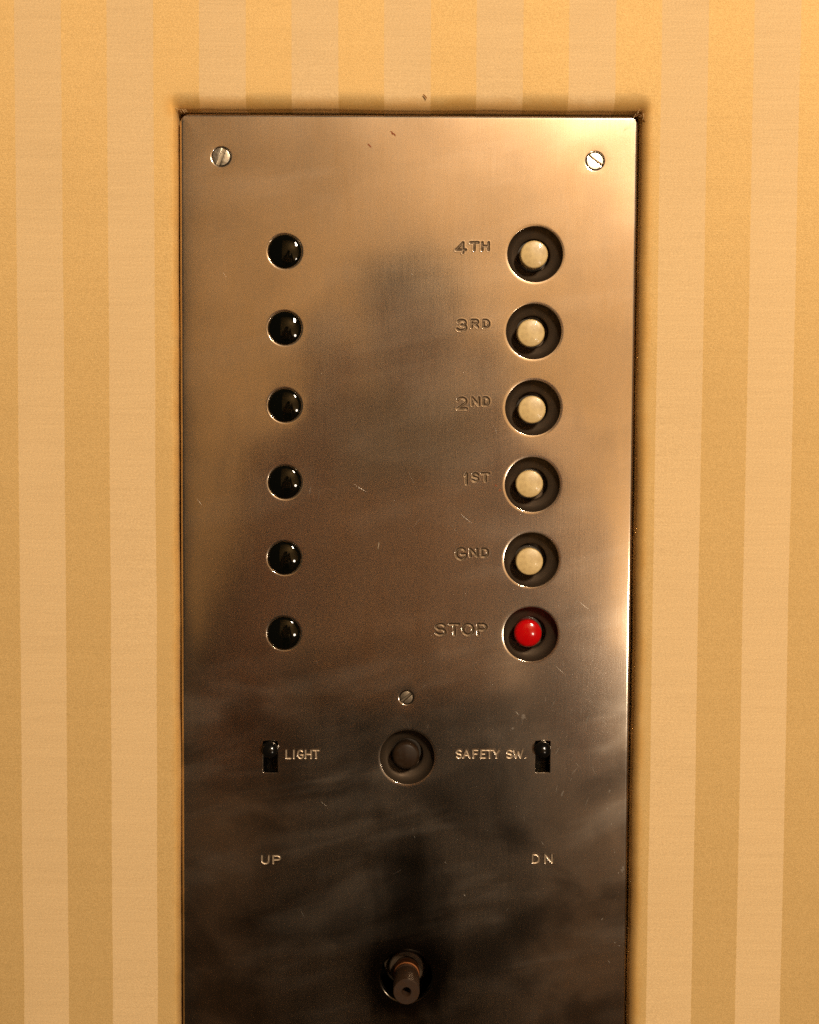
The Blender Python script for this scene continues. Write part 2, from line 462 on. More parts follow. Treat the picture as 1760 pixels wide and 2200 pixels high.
def seg_dist(P, segs):
    best = np.full(len(P), 1.0)
    for (ax, az), (bx, bz) in segs:
        d = np.array((bx - ax, bz - az)); L2 = max(d @ d, 1e-14)
        t = np.clip(((P - (ax, az)) @ d) / L2, 0, 1)
        q = P - ((ax, az) + t[:, None] * d)
        best = np.minimum(best, np.hypot(q[:, 0], q[:, 1]))
    return best

patches = []
for word, sw, dep, glyphs in WORDS:
    u0 = min(g[1] for g in glyphs) - 6; u1 = max(g[2] for g in glyphs) + 6
    v0 = min(g[3] for g in glyphs) - 6; v1 = max(g[4] for g in glyphs) + 6
    xa, za = pxz(u0, v1); xb, zb = pxz(u1, v0)
    nx = int((xb - xa) / STEP); nz = int((zb - za) / STEP)
    gx = np.linspace(xa, xb, nx + 1); gz = np.linspace(za, zb, nz + 1)
    XX, ZZ = np.meshgrid(gx, gz)                # shape (nz+1, nx+1)
    P = np.stack([XX.ravel(), ZZ.ravel()], 1)
    s = seg_dist(P, word_segments(glyphs, sw))
    w = sw * PXM
    wobble = np.array([mnoise.noise((p[0] * 900, p[1] * 900, 3.1)) for p in P])
    s2 = s + wobble * 0.00005
    groove = -dep * 1e-3 * (1 - smoothstep(w * 0.10, w * 0.60, s2)) * (1 + 0.15 * wobble)
    rim = 0.000015 * np.exp(-((s2 - w * 0.84) / (w * 0.17)) ** 2)
    hh = h_plate(P[:, 0], P[:, 1]) + groove + rim
    patches.append(dict(word=word, gx=gx, gz=gz, P=P, h=hh, s=s, w=w, n=(nx, nz), box=(xa, xb, za, zb)))

# ------------------------------------------------------------------ plate mesh
def rrect(x0, x1, z0, z1, r, step=0.003, na=10):
    pts = []
    for cx, cz, a0 in ((x1 - r, z0 + r, -90), (x1 - r, z1 - r, 0), (x0 + r, z1 - r, 90), (x0 + r, z0 + r, 180)):
        for i in range(na + 1):
            a = math.radians(a0 + 90 * i / na)
            pts.append((cx + r * math.cos(a), cz + r * math.sin(a)))
    out = []
    for i, p in enumerate(pts):
        q = pts[(i + 1) % len(pts)]
        L = math.hypot(q[0] - p[0], q[1] - p[1]); n = max(1, int(L / step))
        for k in range(n):
            out.append((p[0] + (q[0] - p[0]) * k / n, p[1] + (q[1] - p[1]) * k / n))
    return out

V2, E2 = [], []
def add_loop(pts, constrain=True):
    i0 = len(V2); V2.extend(pts)
    if constrain:
        n = len(pts)
        E2.extend([(i0 + k, i0 + (k + 1) % n) for k in range(n)])
outline = rrect(PX0, PX1, PZ0, PZ1, CORNER)
add_loop(outline)
for e in (0.00012, 0.0003, 0.0006, 0.001, 0.0016, 0.003, 0.006):
    add_loop(rrect(PX0 + e, PX1 - e, PZ0 + e, PZ1 - e, max(CORNER - e, 0.0012)), False)
hole_loops = []
for hx, hz, R, w, dep in holes:
    n = 72 if R > 0.005 else 40
    for k, f in enumerate((0, .06, .16, .32, .55, .8, 1.05)):
        ring = [(hx + (R + w * f) * math.cos(2 * math.pi * i / n), hz + (R + w * f) * math.sin(2 * math.pi * i / n)) for i in range(n)]
        add_loop(ring, k == 0)
        if k == 0: hole_loops.append(ring)
slot_loops = []
for x0, x1, z0, z1 in slot_rects:
    lp = rrect(x0, x1, z0, z1, 0.0005, 0.0015, 4)
    slot_loops.append(lp); add_loop(lp)
    for e in (.00012, .0003, .0007):
        add_loop(rrect(x0 - e, x1 + e, z0 - e, z1 + e, 0.0005 + e, 0.0015, 4), False)
for p in patches:
    gx, gz = p['gx'], p['gz']
    lp = [(x, gz[0]) for x in gx[:-1]] + [(gx[-1], z) for z in gz[:-1]] + [(x, gz[-1]) for x in gx[:0:-1]] + [(gx[0], z) for z in gz[:0:-1]]
    add_loop(lp)
def blocked(x, z, m=0.0012):
    for hx, hz, R, w, d in holes:
        if math.hypot(x - hx, z - hz) < R + w + m: return True
    for x0, x1, z0, z1 in slot_rects:
        if x0 - m < x < x1 + m and z0 - m < z < z1 + m: return True
    for p in patches:
        a, b, c, d = p['box']
        if a - m < x < b + m and c - m < z < d + m: return True
    return not (PX0 + .008 < x < PX1 - .008 and PZ0 + .008 < z < PZ1 - .008)
gstep = 0.0036
zz = PZ0
row = 0
while zz < PZ1:
    xx = PX0 + (gstep / 2 if row % 2 else 0)
    while xx < PX1:
        if not blocked(xx, zz): V2.append((xx, zz))
        xx += gstep
    zz += gstep; row += 1

ov, oe, of, *_ = delaunay_2d_cdt([Vector(p) for p in V2], E2, [], 0, 1e-8)
ov = np.array([(v.x, v.y) for v in ov])
tri = np.array([f for f in of if len(f) == 3])
cen = ov[tri].mean(1)
keep = np.ones(len(tri), bool)
for hx, hz, R, w, d in holes:
    keep &= np.hypot(cen[:, 0] - hx, cen[:, 1] - hz) > R * 0.9995 * math.cos(math.pi / 40) if R < .005 else np.hypot(cen[:, 0] - hx, cen[:, 1] - hz) > R * 0.999
for x0, x1, z0, z1 in slot_rects + [p['box'] for p in patches]:
    keep &= ~((cen[:, 0] > x0) & (cen[:, 0] < x1) & (cen[:, 1] > z0) & (cen[:, 1] < z1))
# outside the rounded corners
ax = np.maximum(np.abs(cen[:, 0] - (PX0 + PX1) / 2) - ((PX1 - PX0) / 2 - CORNER), 0)
az = np.maximum(np.abs(cen[:, 1] - (PZ0 + PZ1) / 2) - ((PZ1 - PZ0) / 2 - CORNER), 0)
keep &= np.hypot(ax, az) < CORNER
tri = tri[keep]
hh = h_plate(ov[:, 0], ov[:, 1])
PV = [(x, -h, z) for (x, z), h in zip(ov, hh)]
PF = []
for a, b, c in tri:
    A, B, C = ov[a], ov[b], ov[c]
    cr = (B[0] - A[0]) * (C[1] - A[1]) - (B[1] - A[1]) * (C[0] - A[0])
    PF.append((a, b, c) if cr > 0 else (a, c, b))
letter_meshes = []
for p in patches:
    nx, nz = p['n']
    pv = [(x, -h, z) for (x, z), h in zip(p['P'], p['h'])]
    far = p['s'].reshape(nz + 1, nx + 1) > p['w'] * 1.25
    base = len(PV); PV += pv
    lf = []
    for j in range(nz):
        for i in range(nx):
            q = (j * (nx + 1) + i, j * (nx + 1) + i + 1, (j + 1) * (nx + 1) + i + 1, (j + 1) * (nx + 1) + i)
            if far[j, i] and far[j, i + 1] and far[j + 1, i] and far[j + 1, i + 1]:
                PF.append(tuple(base + k for k in q))
            else:
                lf.append(q)
    used = sorted({k for q in lf for k in q}); idx = {k: n for n, k in enumerate(used)}
    near = p['s'] < p['w'] * 0.66
    letter_meshes.append((p['word'], [pv[k] for k in used], [tuple(idx[k] for k in q) for q in lf],
                          [int(near[list(q)].sum() >= 3) for q in lf]))
# walls of holes and outer edge
def wall(loop, inward, hs, center=None):
    """strip going back from a loop; inward = list of shrink distances, hs = heights below the loop"""
    base = len(PV); n = len(loop)
    h0 = h_plate([q[0] for q in loop], [q[1] for q in loop])
    cx = sum(q[0] for q in loop) / n; cz = sum(q[1] for q in loop) / n
    for s, dh in zip(inward, hs):
        for q, hq in zip(loop, h0):
            dx, dz_ = q[0] - cx, q[1] - cz
            L = math.hypot(dx, dz_)
            k = (L - s) / L
            PV.append((cx + dx * k, -(hq - dh), cz + dz_ * k))
    for r in range(len(hs) - 1):
        for i in range(n):
            a, b = base + r * n + i, base + r * n + (i + 1) % n
            PF.append((a, b, b + n, a + n))
for lp in hole_loops:
    wall(lp, (0, .00005, .0001, .0001), (0, .00007, .0003, .0028))
for lp in slot_loops:
    wall(lp, (0, .00012, .0002, .0002), (0, .00005, .0003, .0028))
wall(outline, (0, -.0001, -.0001), (0, .0003, .0035))
pm = mesh_from(PV, PF, True, 'plate')
bm = bmesh.new(); bm.from_mesh(pm)
bmesh.ops.remove_doubles(bm, verts=bm.verts, dist=2e-6)
loose = [v for v in bm.verts if not v.link_faces]
bmesh.ops.delete(bm, geom=loose, context='VERTS')
bmesh.ops.recalc_face_normals(bm, faces=bm.faces)
s_up = sum(f.normal.y * f.calc_area() for f in bm.faces)
if s_up > 0:
    bmesh.ops.reverse_faces(bm, faces=bm.faces)
bm.to_mesh(pm); bm.free()

panel = bpy.data.objects.new('control_panel', None)
COL.objects.link(panel)
panel.location = ((PX0 + PX1) / 2, 0, PZ0)
panel['label'] = 'tall worn metal lift control panel with push buttons set in striped fabric wall'
panel['category'] = 'control panel'
OFF = Vector(panel.location)

def to_panel(o, world_loc=(0, 0, 0), parent=None):
    """parent to the panel (or a part already placed) while keeping the world position"""
    o.parent = parent or panel
    base = OFF if parent is None else OFF + parent.location
    o.location = Vector(world_loc) - base
    return o

def part(name, me, mat, loc, parent=None, label=None):
    o = link(name, me, mat)
    to_panel(o, loc, parent)
    if label: o['label'] = label
    return o

# plate meshes are in world coordinates: their origin sits at the world origin
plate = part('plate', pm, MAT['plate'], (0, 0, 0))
for word, vs, fs, mi in letter_meshes:
    me = mesh_from(vs, fs, True, 'word')
    bm = bmesh.new(); bm.from_mesh(me)
    for f in bm.faces:
        if f.normal.y > 0: f.normal_flip()
    bm.to_mesh(me); bm.free()
    part('stamped_word', me, [MAT['plate'], MAT['letter_dark'] if word in floor_names else MAT['letter']], (0, 0, 0), plate, 'stamped word ' + word)
    me.polygons.foreach_set('material_index', mi)

# small rust flecks on the plate
def fleck(u, v, L, wd, ang, parent, mat, y0=0.0):
    vs, fs = [], []
    n = 9
    pts = []
    r = random.Random(int(u * 7 + v))
    for k in range(n):
        t = k / (n - 1) - .5
        ww = wd * (1 - (2 * t) ** 2) ** .5 * r.uniform(.6, 1.2) + wd * .1
        pts.append((t * L, ww, r.uniform(-.3, .3) * wd))
    for x, w_, off in pts:
        for s, hgt in ((-1, 0), (-.5, .00006), (.5, .00006), (1, 0)):
            vs.append((x, -hgt, off + s * w_ * .5))
    for k in range(n - 1):
        for j in range(3):
            a = k * 4 + j
            fs.append((a, a + 4, a + 5, a + 1))
    me = mesh_from(vs, fs, True, 'fleck')
    p = px(u, v, y0)
    o = part('rust_fleck', me, mat, (p.x, -float(h_plate(p.x, p.z)) - 0.00002, p.z), parent)
    o.rotation_euler = (0, math.radians(-ang), 0)
    return o
fleck(845, 287, .0034, .0008, -40, plate, MAT['rust'])
fleck(794, 313, .0022, .0007, -45, plate, MAT['rust'])
fleck(1066, 1043, .0012, .0007, -40, plate, MAT['rust'])
fleck(1074, 1053, .0010, .0009, 10, plate, MAT['rust'])
fleck(813, 1173, .0036, .0004, 82, plate, MAT['letter'])

# fine scratches and nicks of bare metal, thickest beside the safety switch
def scratches():
    r = random.Random(21)
    vs, fs = [], []
    def one(u, v, L, wd, ang):
        p = px(u, v); a = math.radians(ang); c = r.uniform(-.12, .12)
        n = 5; base = len(vs)
        for k in range(n):
            t = k / (n - 1) - .5
            x = p.x + L * t * math.cos(a) - c * L * (t * t) * math.sin(a); z = p.z + L * t * math.sin(a) + c * L * t * t * math.cos(a)
            w_ = wd * (1 - abs(2 * t) ** 1.5) * .5 + wd * .06
            h = float(h_plate(x, z))
            for s_, up in ((-1, .00001), (0, .00003), (1, .00001)):
                vs.append((x - s_ * w_ * math.sin(a), -(h + up), z + s_ * w_ * math.cos(a)))
        for k in range(n - 1):
            for q in (0, 1):
                i0 = base + k * 3 + q
                fs.append((i0, i0 + 3, i0 + 4, i0 + 1))
    def ok(u, v):
        x, z = pxz(u, v)
        if not (PX0 + .004 < x < PX1 - .003): return False
        return not any(math.hypot(x - h[0], z - h[1]) < h[2] + h[3] + .003 for h in holes) and \
            not any(a - .003 < x < b + .003 and c - .003 < z < d + .003 for a, b, c, d in slot_rects + [p['box'] for p in patches])
    for mu, mv, su, sv, n, L0, L1, w_ in ((1240, 1420, 70, 110, 70, .002, .008, .00010), (1240, 1700, 60, 130, 45, .001, .006, .00011), (1320, 1850, 14, 130, 45, .0004, .0014, .00022),
                                     (1180, 1600, 60, 60, 16, .0008, .003, .00014), (1000, 1050, 120, 120, 22, .002, .009, .00008), (600, 1500, 120, 200, 22, .001, .005, .00009),
                                     (900, 1500, 250, 250, 26, .001, .006, .00009), (880, 800, 330, 350, 26, .001, .006, .00008), (880, 1950, 330, 120, 30, .0004, .002, .00016)):
        for _ in range(int(n * .32)):
            u, v = r.gauss(mu, su), r.gauss(mv, sv)
            if ok(u, v): one(u, v, r.uniform(L0, L1), w_ * r.uniform(.4, 1.0), r.choice((r.gauss(-55, 14), r.gauss(60, 16), r.gauss(90, 12))))
    return mesh_from(vs, fs, True, 'scratches')
sc_o = part('fine_scratches', scratches(), MAT['scratch'], (0, 0, 0), plate)
sc_o['kind'] = 'stuff'
for u, v, a, b_ in ((1125, 1540, .0024, .0016), (1101, 1565, .0012, .0009), (1338, 1868, .0030, .0012), (1310, 1700, .0015, .0009), (1262, 1545, .0040, .0007), (1208, 1705, .0030, .0007)):
    o = fleck(u, v, a, b_, 70, plate, MAT['smudge']); o.name = 'pale_spot'

# ------------------------------------------------------------------ push buttons
cup_me = lathe([(R_CUP - .0001, -.0010), (R_CUP - .0006, -.0022), (R_CUP * .90, -.0036), (R_CUP * .78, -.0048), (R_CUP * .64, -.0056),
                (.0073, -.0060), (.0071, -.0063), (.0070, -.0110)], 64, False, True)
collar_me = lathe([(.0068, -.0105), (.0068, -.0066), (.0066, -.0062), (.0058, -.0062)], 40)
def cap_mesh(r, h, dome, round_r):
    prof = [(r * 0.97, -0.0100), (r * 0.97, -0.0020), (r, -0.0016), (r, h - round_r)]
    for k in range(1, 7):
        a = math.pi / 2 * k / 6
        prof.append((r - round_r + round_r * math.cos(a), h - round_r + round_r * math.sin(a) * .92))
    for t in (.85, .65, .45, .25, .08):
        prof.append(((r - round_r) * t, h + dome * (1 - t * t) - round_r * .08))
    return lathe(prof, 48, False, True, 50)
cream_me = cap_mesh(29.2 * PXM, .0028, .0006, .0009)
def red_mesh(r, h, bulge):
    prof = [(r * 0.97, -0.0100), (r * 0.97, -0.0020), (r, -0.0016), (r, h - .0010)]
    n = 20
    Rs = (r * r + bulge * bulge) / (2 * bulge)
    for k in range(n):
        t = 1 - k / n * .98
        rr = r * t
        prof.append((rr * (1 - .03 * max(0, (t - .85) / .15) ** 2), h + math.sqrt(Rs * Rs - rr * rr) - (Rs - bulge) - .0006 * max(0, (t - .78) / .22) ** 2))
    return lathe(prof, 56, False, True, 60)
red_me = red_mesh(29.8 * PXM, .0022, .0014)
brown_me = red_mesh(29.0 * PXM, .0022, .0010)
BT = -.0030
for i, (c, cp) in enumerate(zip(cups, caps)):
    hx, hz = pxz(*c)
    p = px(*cp, BT)
    me = red_me if i == 5 else cream_me
    b = part('push_button', me, MAT['red'] if i == 5 else MAT['cream'], (p.x, 0, p.z), None,
             'glossy red domed button beside the word STOP' if i == 5 else 'cream button beside ' + floor_names[i])
    part('button_cup', cup_me, MAT['cup'], (hx, 0, hz), b)
    part('button_collar', collar_me, MAT['collar'], (p.x, 0, p.z), b)
    b.rotation_euler = (math.radians(rng.uniform(-1.5, 1.5)), 0, math.radians(rng.uniform(-1.5, 1.5)))
hx, hz = pxz(*BLACK_PX)
p = px(872.5, 1625, BT)
b = part('push_button', brown_me, MAT['brown'], (p.x, 0, p.z), None, 'dark brown button between the two toggle switches')
part('button_cup', cup_me, MAT['cup'], (hx, 0, hz), b)
part('button_collar', collar_me, MAT['collar'], (p.x, 0, p.z), b)

# ------------------------------------------------------------------ indicator lamps
rl = R_DOME - .00036
def lens_profile(r, sag=.00125, lip=.0006):
    Rs = (r * r + sag * sag) / (2 * sag)
    prof = [(r, -.004), (r, -.0003)]
    n = 14
    for k in range(1, n + 1):
        rr = (r - .0002) * (1 - k / n) + .00005
        prof.append((rr, math.sqrt(Rs * Rs - rr * rr) - (Rs - sag)))
    return prof
lens_me = lathe(lens_profile(rl), 56, False, True, 60)
bezel_me = lathe([(R_DOME - .00014, -.0030), (R_DOME - .00014, -.0006), (R_DOME - .00018, -.00045), (R_DOME - .00026, -.00045), (R_DOME - .00032, -.0007), (R_DOME - .00032, -.0030)], 56)
for i, c in enumerate(domes):
    x, z = pxz(*c)
    ln = part('indicator_lamp', lens_me, MAT['lens'], (x, 0, z), None, 'black domed glass indicator level with ' + floor_names[i])
    ln.rotation_euler = (math.radians(rng.uniform(-2, 2)), 0, math.radians(rng.uniform(-2, 2)))
    part('bezel', bezel_me, MAT['bezel'], (x, 0, z), ln)

# ------------------------------------------------------------------ slotted screws
def screw_mesh(r, slot_w):
    bm = bmesh.new()
    for s in (1, -1):
        a0 = math.asin(slot_w / 2 / r)
        pts = [(r * math.cos(a0 + (math.pi - 2 * a0) * k / 22), s * r * math.sin(a0 + (math.pi - 2 * a0) * k / 22)) for k in range(23)]
        top = [bm.verts.new((x, 0, z)) for x, z in pts]
        f = bm.faces.new(top)
        ex = bmesh.ops.extrude_face_region(bm, geom=[f])
        vs = [v for v in ex['geom'] if isinstance(v, bmesh.types.BMVert)]
        bmesh.ops.translate(bm, verts=vs, vec=(0, .0014, 0))
    bmesh.ops.recalc_face_normals(bm, faces=bm.faces)
    edges = [e for e in bm.edges if all(abs(v.co.y) < 1e-9 for v in e.verts)]
    bmesh.ops.bevel(bm, geom=edges, offset=r * .07, segments=3, profile=.5, affect='EDGES')
    # floor of the slot
    n = 32
    disc = [bm.verts.new((r * .995 * math.cos(2 * math.pi * k / n), .0013, r * .995 * math.sin(2 * math.pi * k / n))) for k in range(n)]
    bm.faces.new(disc)
    me = bpy.data.meshes.new('screw'); bm.to_mesh(me); bm.free()
    me.polygons.foreach_set('use_smooth', [True] * len(me.polygons))
    me.set_sharp_from_angle(angle=math.radians(32))
    return me
tilts = [(1.5, -1.0), (-4.0, 5.0), (3, 1)]
slabels = ['bright slotted screw in the plate corner above the black indicators', 'bright slotted screw in the plate corner above the cream buttons',
           'small dark slotted screw above the dark brown button']
for (u, v, r, a), (tx, tz), lb in zip(screws, tilts, slabels):
    x, z = pxz(u, v)
    o = part('screw', screw_mesh((r - .6) * PXM, r * .38 * PXM), MAT['screw_dark'] if v > 1000 else MAT['screw'], (x, -.00002, z), None, lb)
    o.rotation_euler = Matrix.Rotation(math.radians(tx), 3, 'X').to_4x4().to_3x3().__matmul__(Matrix.Rotation(math.radians(tz), 3, 'Z')).__matmul__(Matrix.Rotation(math.radians(-a), 3, 'Y')).to_euler()

# ------------------------------------------------------------------ toggle switches
def lever_mesh():
    prof = [(.0021, 0), (.0025, .004), (.0031, .008), (.0035, .0105), (.0037, .0122)]
    for k in range(1, 9):
        a = math.pi / 2 * k / 8
        prof.append((max(.0037 * math.cos(a), .0001), .0122 + .0022 * math.sin(a)))
    return lathe(prof, 32, False, True, 60)
lever_me = lever_mesh()
def body_mesh(w, hgt):
    bm = bmesh.new()
    # open box behind the slot, with a raised lip across its lower half
    for (x0, x1, y0, y1, z0, z1) in ((-w, w, .0105, .0125, -hgt, hgt), (-w, -w * .62, .0030, .0105, -hgt, hgt), (w * .62, w, .0030, .0105, -hgt, hgt),
                                     (-w * .62, w * .62, .0030, .0105, -hgt, -hgt * .62), (-w * .62, w * .62, .0030, .0105, hgt * .62, hgt)):
        m = Matrix.Translation(((x0 + x1) / 2, (y0 + y1) / 2, (z0 + z1) / 2)) @ Matrix.Diagonal((x1 - x0, y1 - y0, z1 - z0, 1))
        bmesh.ops.create_cube(bm, size=1, matrix=m)
    me = bpy.data.meshes.new('switch_body'); bm.to_mesh(me); bm.free()
    return me
body_me = body_mesh(.0062, .0115)
for (x0, x1, z0, z1), (u, v), lb in zip(slot_rects, ((579.5, 1611), (1166, 1611)), ('black toggle switch beside the word LIGHT', 'black toggle switch beside the words SAFETY SW.')):
    tip = px(u, v, -.0028)
    piv = Vector(((x0 + x1) / 2, .0105, (z0 + z1) / 2))
    dirv = (tip - piv).normalized()
    o = part('toggle_switch', lever_me, MAT['bakelite'], tuple(tip - dirv * .0125), None, lb)
    o.rotation_euler = dirv.to_track_quat('-Y', 'Z').to_euler()
    sb = link('switch_body', body_me, MAT['bakelite'])
    sb.parent = o
    bpy.context.view_layer.update()
    sb.matrix_parent_inverse = o.matrix_world.inverted()
    sb.location = ((x0 + x1) / 2, .0002, (z0 + z1) / 2)

# ------------------------------------------------------------------ operating spindle
sx, sz = SHAFT
rs = .0058
prof = [(rs * .92, -.018), (rs * .92, -.0005), (rs * .97, 0), (rs * .90, .0006), (rs * .90, .0022), (rs, .0028), (rs, .0166), (rs * .985, .0171), (rs * .94, .0174), (.0022, .0174), (.0018, .0168)]
for k in range(8):
    prof += [(.00165, .0164 - k * .0008), (.00185, .0160 - k * .0008)]
spin = part('spindle', lathe(prof, 48, False, True, 30), MAT['spindle'], (sx, 0, sz), None, 'bare round brown metal spindle with a threaded hole in its end')
part('spindle_collar', lathe([(rs * .93, -.0068), (rs * 1.02, -.0066), (rs * 1.04, -.0058), (rs * 1.04, -.0026), (rs * 1.01, -.0020), (rs * .93, -.0019)], 48), MAT['copper'], (sx, 0, sz), spin, 'copper coloured ring on the spindle')
part('spindle_bushing', lathe([(rs * .95, -.0100), (rs * 1.30, -.0100), (rs * 1.38, -.0106), (rs * 1.38, -.016), (rs * 1.75, -.016), (rs * 1.80, -.020)], 48), MAT['cup'], (sx, 0, sz), spin)

# ------------------------------------------------------------------ fabric wall round the panel
WX, WZ0, WZ1 = 0.95, 0.0, 2.3
def fabric_wall():
    rc = .0016
    loop = []
    na = 8
    def side(p, q, n, kind):
        step = .0025
        L = math.hypot(q[0] - p[0], q[1] - p[1]); m = max(2, int(L / step))
        for k in range(m):
            loop.append(((p[0] + (q[0] - p[0]) * k / m, p[1] + (q[1] - p[1]) * k / m), n, None))
    corners = [((OX1 - rc, OZ0 + rc), -90, (WX, WZ0)), ((OX1 - rc, OZ1 - rc), 0, (WX, WZ1)), ((OX0 + rc, OZ1 - rc), 90, (-WX, WZ1)), ((OX0 + rc, OZ0 + rc), 180, (-WX, WZ0))]
    for i, (c, a0, oc) in enumerate(corners):
        for k in range(na + 1):
            a = math.radians(a0 + 90 * k / na)
            n = (math.cos(a), math.sin(a))
            loop.append(((c[0] + rc * n[0], c[1] + rc * n[1]), n, oc if k == na // 2 else None))
        c2, b0, _ = corners[(i + 1) % 4]
        a = math.radians(a0 + 90); n = (math.cos(a), math.sin(a))
        p = (c[0] + rc * n[0], c[1] + rc * n[1]); q = (c2[0] + rc * n[0], c2[1] + rc * n[1])
        step = .0025; L = math.hypot(q[0] - p[0], q[1] - p[1]); m = max(2, int(L / step))
        for k in range(1, m):
            loop.append(((p[0] + (q[0] - p[0]) * k / m, p[1] + (q[1] - p[1]) * k / m), n, None))
    RT, RR, RL, RB = .0080, .0045, .0022, .006
    c32 = math.cos(math.radians(32))
    vs, fs = [], []
    N = len(loop)
    ang = [32, 38, 45, 52, 60, 68, 75, 83, 90]
    outs = [.002, .005, .010, .020, .040]
    rows = 1 + len(ang) + len(outs) + 1
    for (p, n, oc) in loop:
        wr, wl, wt, wb = max(n[0], 0) ** 2, max(-n[0], 0) ** 2, max(n[1], 0) ** 2, max(-n[1], 0) ** 2
        R = wr * RR + wl * RL + wt * RT + wb * RB
        j = .00055 * mnoise.noise((p[0] * 26, p[1] * 26, 7.7)) + .00013 * mnoise.noise((p[0] * 260, p[1] * 260, 1.7))
        lump = .0006 * mnoise.noise((p[0] * 28, p[1] * 28, 2.2))
        Rl = R * (1 + .18 * mnoise.noise((p[0] * 35, p[1] * 35, 5.2)))
        def P(off, y):
            vs.append((p[0] + n[0] * (off + j), y, p[1] + n[1] * (off + j)))
        P(0, .012)
        for a in ang:
            a = math.radians(a)
            P(Rl * (c32 - math.cos(a)), WALL_FACE + .0085 * (1 - math.sin(a)) + lump * math.sin(a))
        for o_ in outs:
            f = max(0, 1 - o_ / .03)
            P(Rl * c32 + o_, WALL_FACE + lump * f)
        if oc is not None:
            vs.append((oc[0], WALL_FACE, oc[1]))
        else:
            q = (p[0] + n[0] * .05, p[1] + n[1] * .05)
            ts = []
            if abs(n[0]) > 1e-6: ts.append(((WX if n[0] > 0 else -WX) - q[0]) / n[0])
            if abs(n[1]) > 1e-6: ts.append(((WZ1 if n[1] > 0 else WZ0) - q[1]) / n[1])
            t = min(ts)
            vs.append((q[0] + n[0] * t, WALL_FACE, q[1] + n[1] * t))
    for i in range(N):
        a, b = i * rows, ((i + 1) % N) * rows
        for r in range(rows - 1):
            fs.append((a + r, b + r, b + r + 1, a + r + 1))
    me = mesh_from(vs, fs, True, 'wall')
    bm = bmesh.new(); bm.from_mesh(me)
    for f in bm.faces:
        pass
    bmesh.ops.recalc_face_normals(bm, faces=bm.faces)
    if sum(f.normal.y * f.calc_area() for f in bm.faces) > 0:
        bmesh.ops.reverse_faces(bm, faces=bm.faces)
    bm.to_mesh(me); bm.free()
    return me
wall_o = link('wall', fabric_wall(), MAT['fabric'])
wall_o['kind'] = 'structure'
wall_o['label'] = 'padded wall covered in gold and tan striped fabric'
def box_mesh(x0, x1, y0, y1, z0, z1, bevel=0.0):
    bm = bmesh.new()
    bmesh.ops.create_cube(bm, size=1, matrix=Matrix.Translation(((x0 + x1) / 2, (y0 + y1) / 2, (z0 + z1) / 2)) @ Matrix.Diagonal((x1 - x0, y1 - y0, z1 - z0, 1)))
    if bevel: bmesh.ops.bevel(bm, geom=bm.edges[:], offset=bevel, segments=3, affect='EDGES', profile=.5)
    me = bpy.data.meshes.new('box'); bm.to_mesh(me); bm.free()
    return me
link('recess_backing', box_mesh(OX0 - .02, OX1 + .02, .030, .034, OZ0 - .02, OZ1 + .02), MAT['void'], wall_o)

# loose threads at the cut edge
def thread(pts, r, mat):
    n = 5
    vs, fs = [], []
    P = [Vector(p) for p in pts]
    for i, p in enumerate(P):
        d = (P[min(i + 1, len(P) - 1)] - P[max(i - 1, 0)]).normalized()
        a = d.orthogonal().normalized(); b_ = d.cross(a)
        rr = r * (1 - .6 * i / len(P))
        for k in range(n):
            t = 2 * math.pi * k / n
            vs.append(p + a * rr * math.cos(t) + b_ * rr * math.sin(t))
    for i in range(len(P) - 1):
        for k in range(n):
            fs.append((i * n + k, i * n + (k + 1) % n, (i + 1) * n + (k + 1) % n, (i + 1) * n + k))
    return link('loose_thread', mesh_from(vs, fs, True, 'thread'), mat, wall_o)
tr = random.Random(11)
def fray(x, z, y, dx, dz_, L, mat, r=.00009):
    pts = []
    c = tr.uniform(-1, 1)
    for k in range(6):
        t = k / 5
        pts.append((x + dx * L * t + c * .25 * L * t * t * dz_, y - .0006 * math.sin(t * 3) * tr.uniform(.4, 1), z + dz_ * L * t - c * .25 * L * t * t * dx))
    thread(pts, r, mat)
for k in range(16):                                   # frayed corner by the red-button side
    a = math.radians(tr.uniform(185, 285))
    fray(OX1 + tr.uniform(-.003, .0012), OZ1 + tr.uniform(-.002, .0014), tr.uniform(-.0035, .001), math.cos(a), math.sin(a), tr.uniform(.0012, .0034), MAT['thread_dark'] if k % 3 else MAT['thread'], .00013)
for k in range(9):
    a = math.radians(tr.uniform(-85, 0))
    fray(OX0 + tr.uniform(-.001, .0035), OZ1 + tr.uniform(-.001, .001), tr.uniform(-.003, .001), math.cos(a), math.sin(a), tr.uniform(.001, .0022), MAT['thread'], .00012)
for u, v, sgn in ((1366, 490, -1), (1366, 545, -1), (1364, 770, -1), (1362, 985, -1), (1361, 1030, -1), (1357, 1580, -1), (1345, 1998, -1), (385, 340, 1), (385, 515, 1), (386, 640, 1)):
    p = px(u, v, -.002)
    fray(OX1 if sgn < 0 else OX0, p.z, -.001, sgn * .8, tr.uniform(-.7, .7), tr.uniform(.0012, .0022), MAT['thread_dark'], .00006)
# brown speck on the cloth above the panel
p = px(913, 208, WALL_FACE)
me = mesh_from([(-.0009, 0, .0007), (-.0005, -.0001, .0010), (.0010, -.0001, -.0005), (.0007, 0, -.0012), (.0001, -.00012, -.0002)], [(0, 4, 1), (1, 4, 2), (2, 4, 3), (3, 4, 0)], True, 'speck')
sp = link('brown_speck', me, MAT['thread_dark'], wall_o); sp.location = (p.x, WALL_FACE - .0008, p.z)

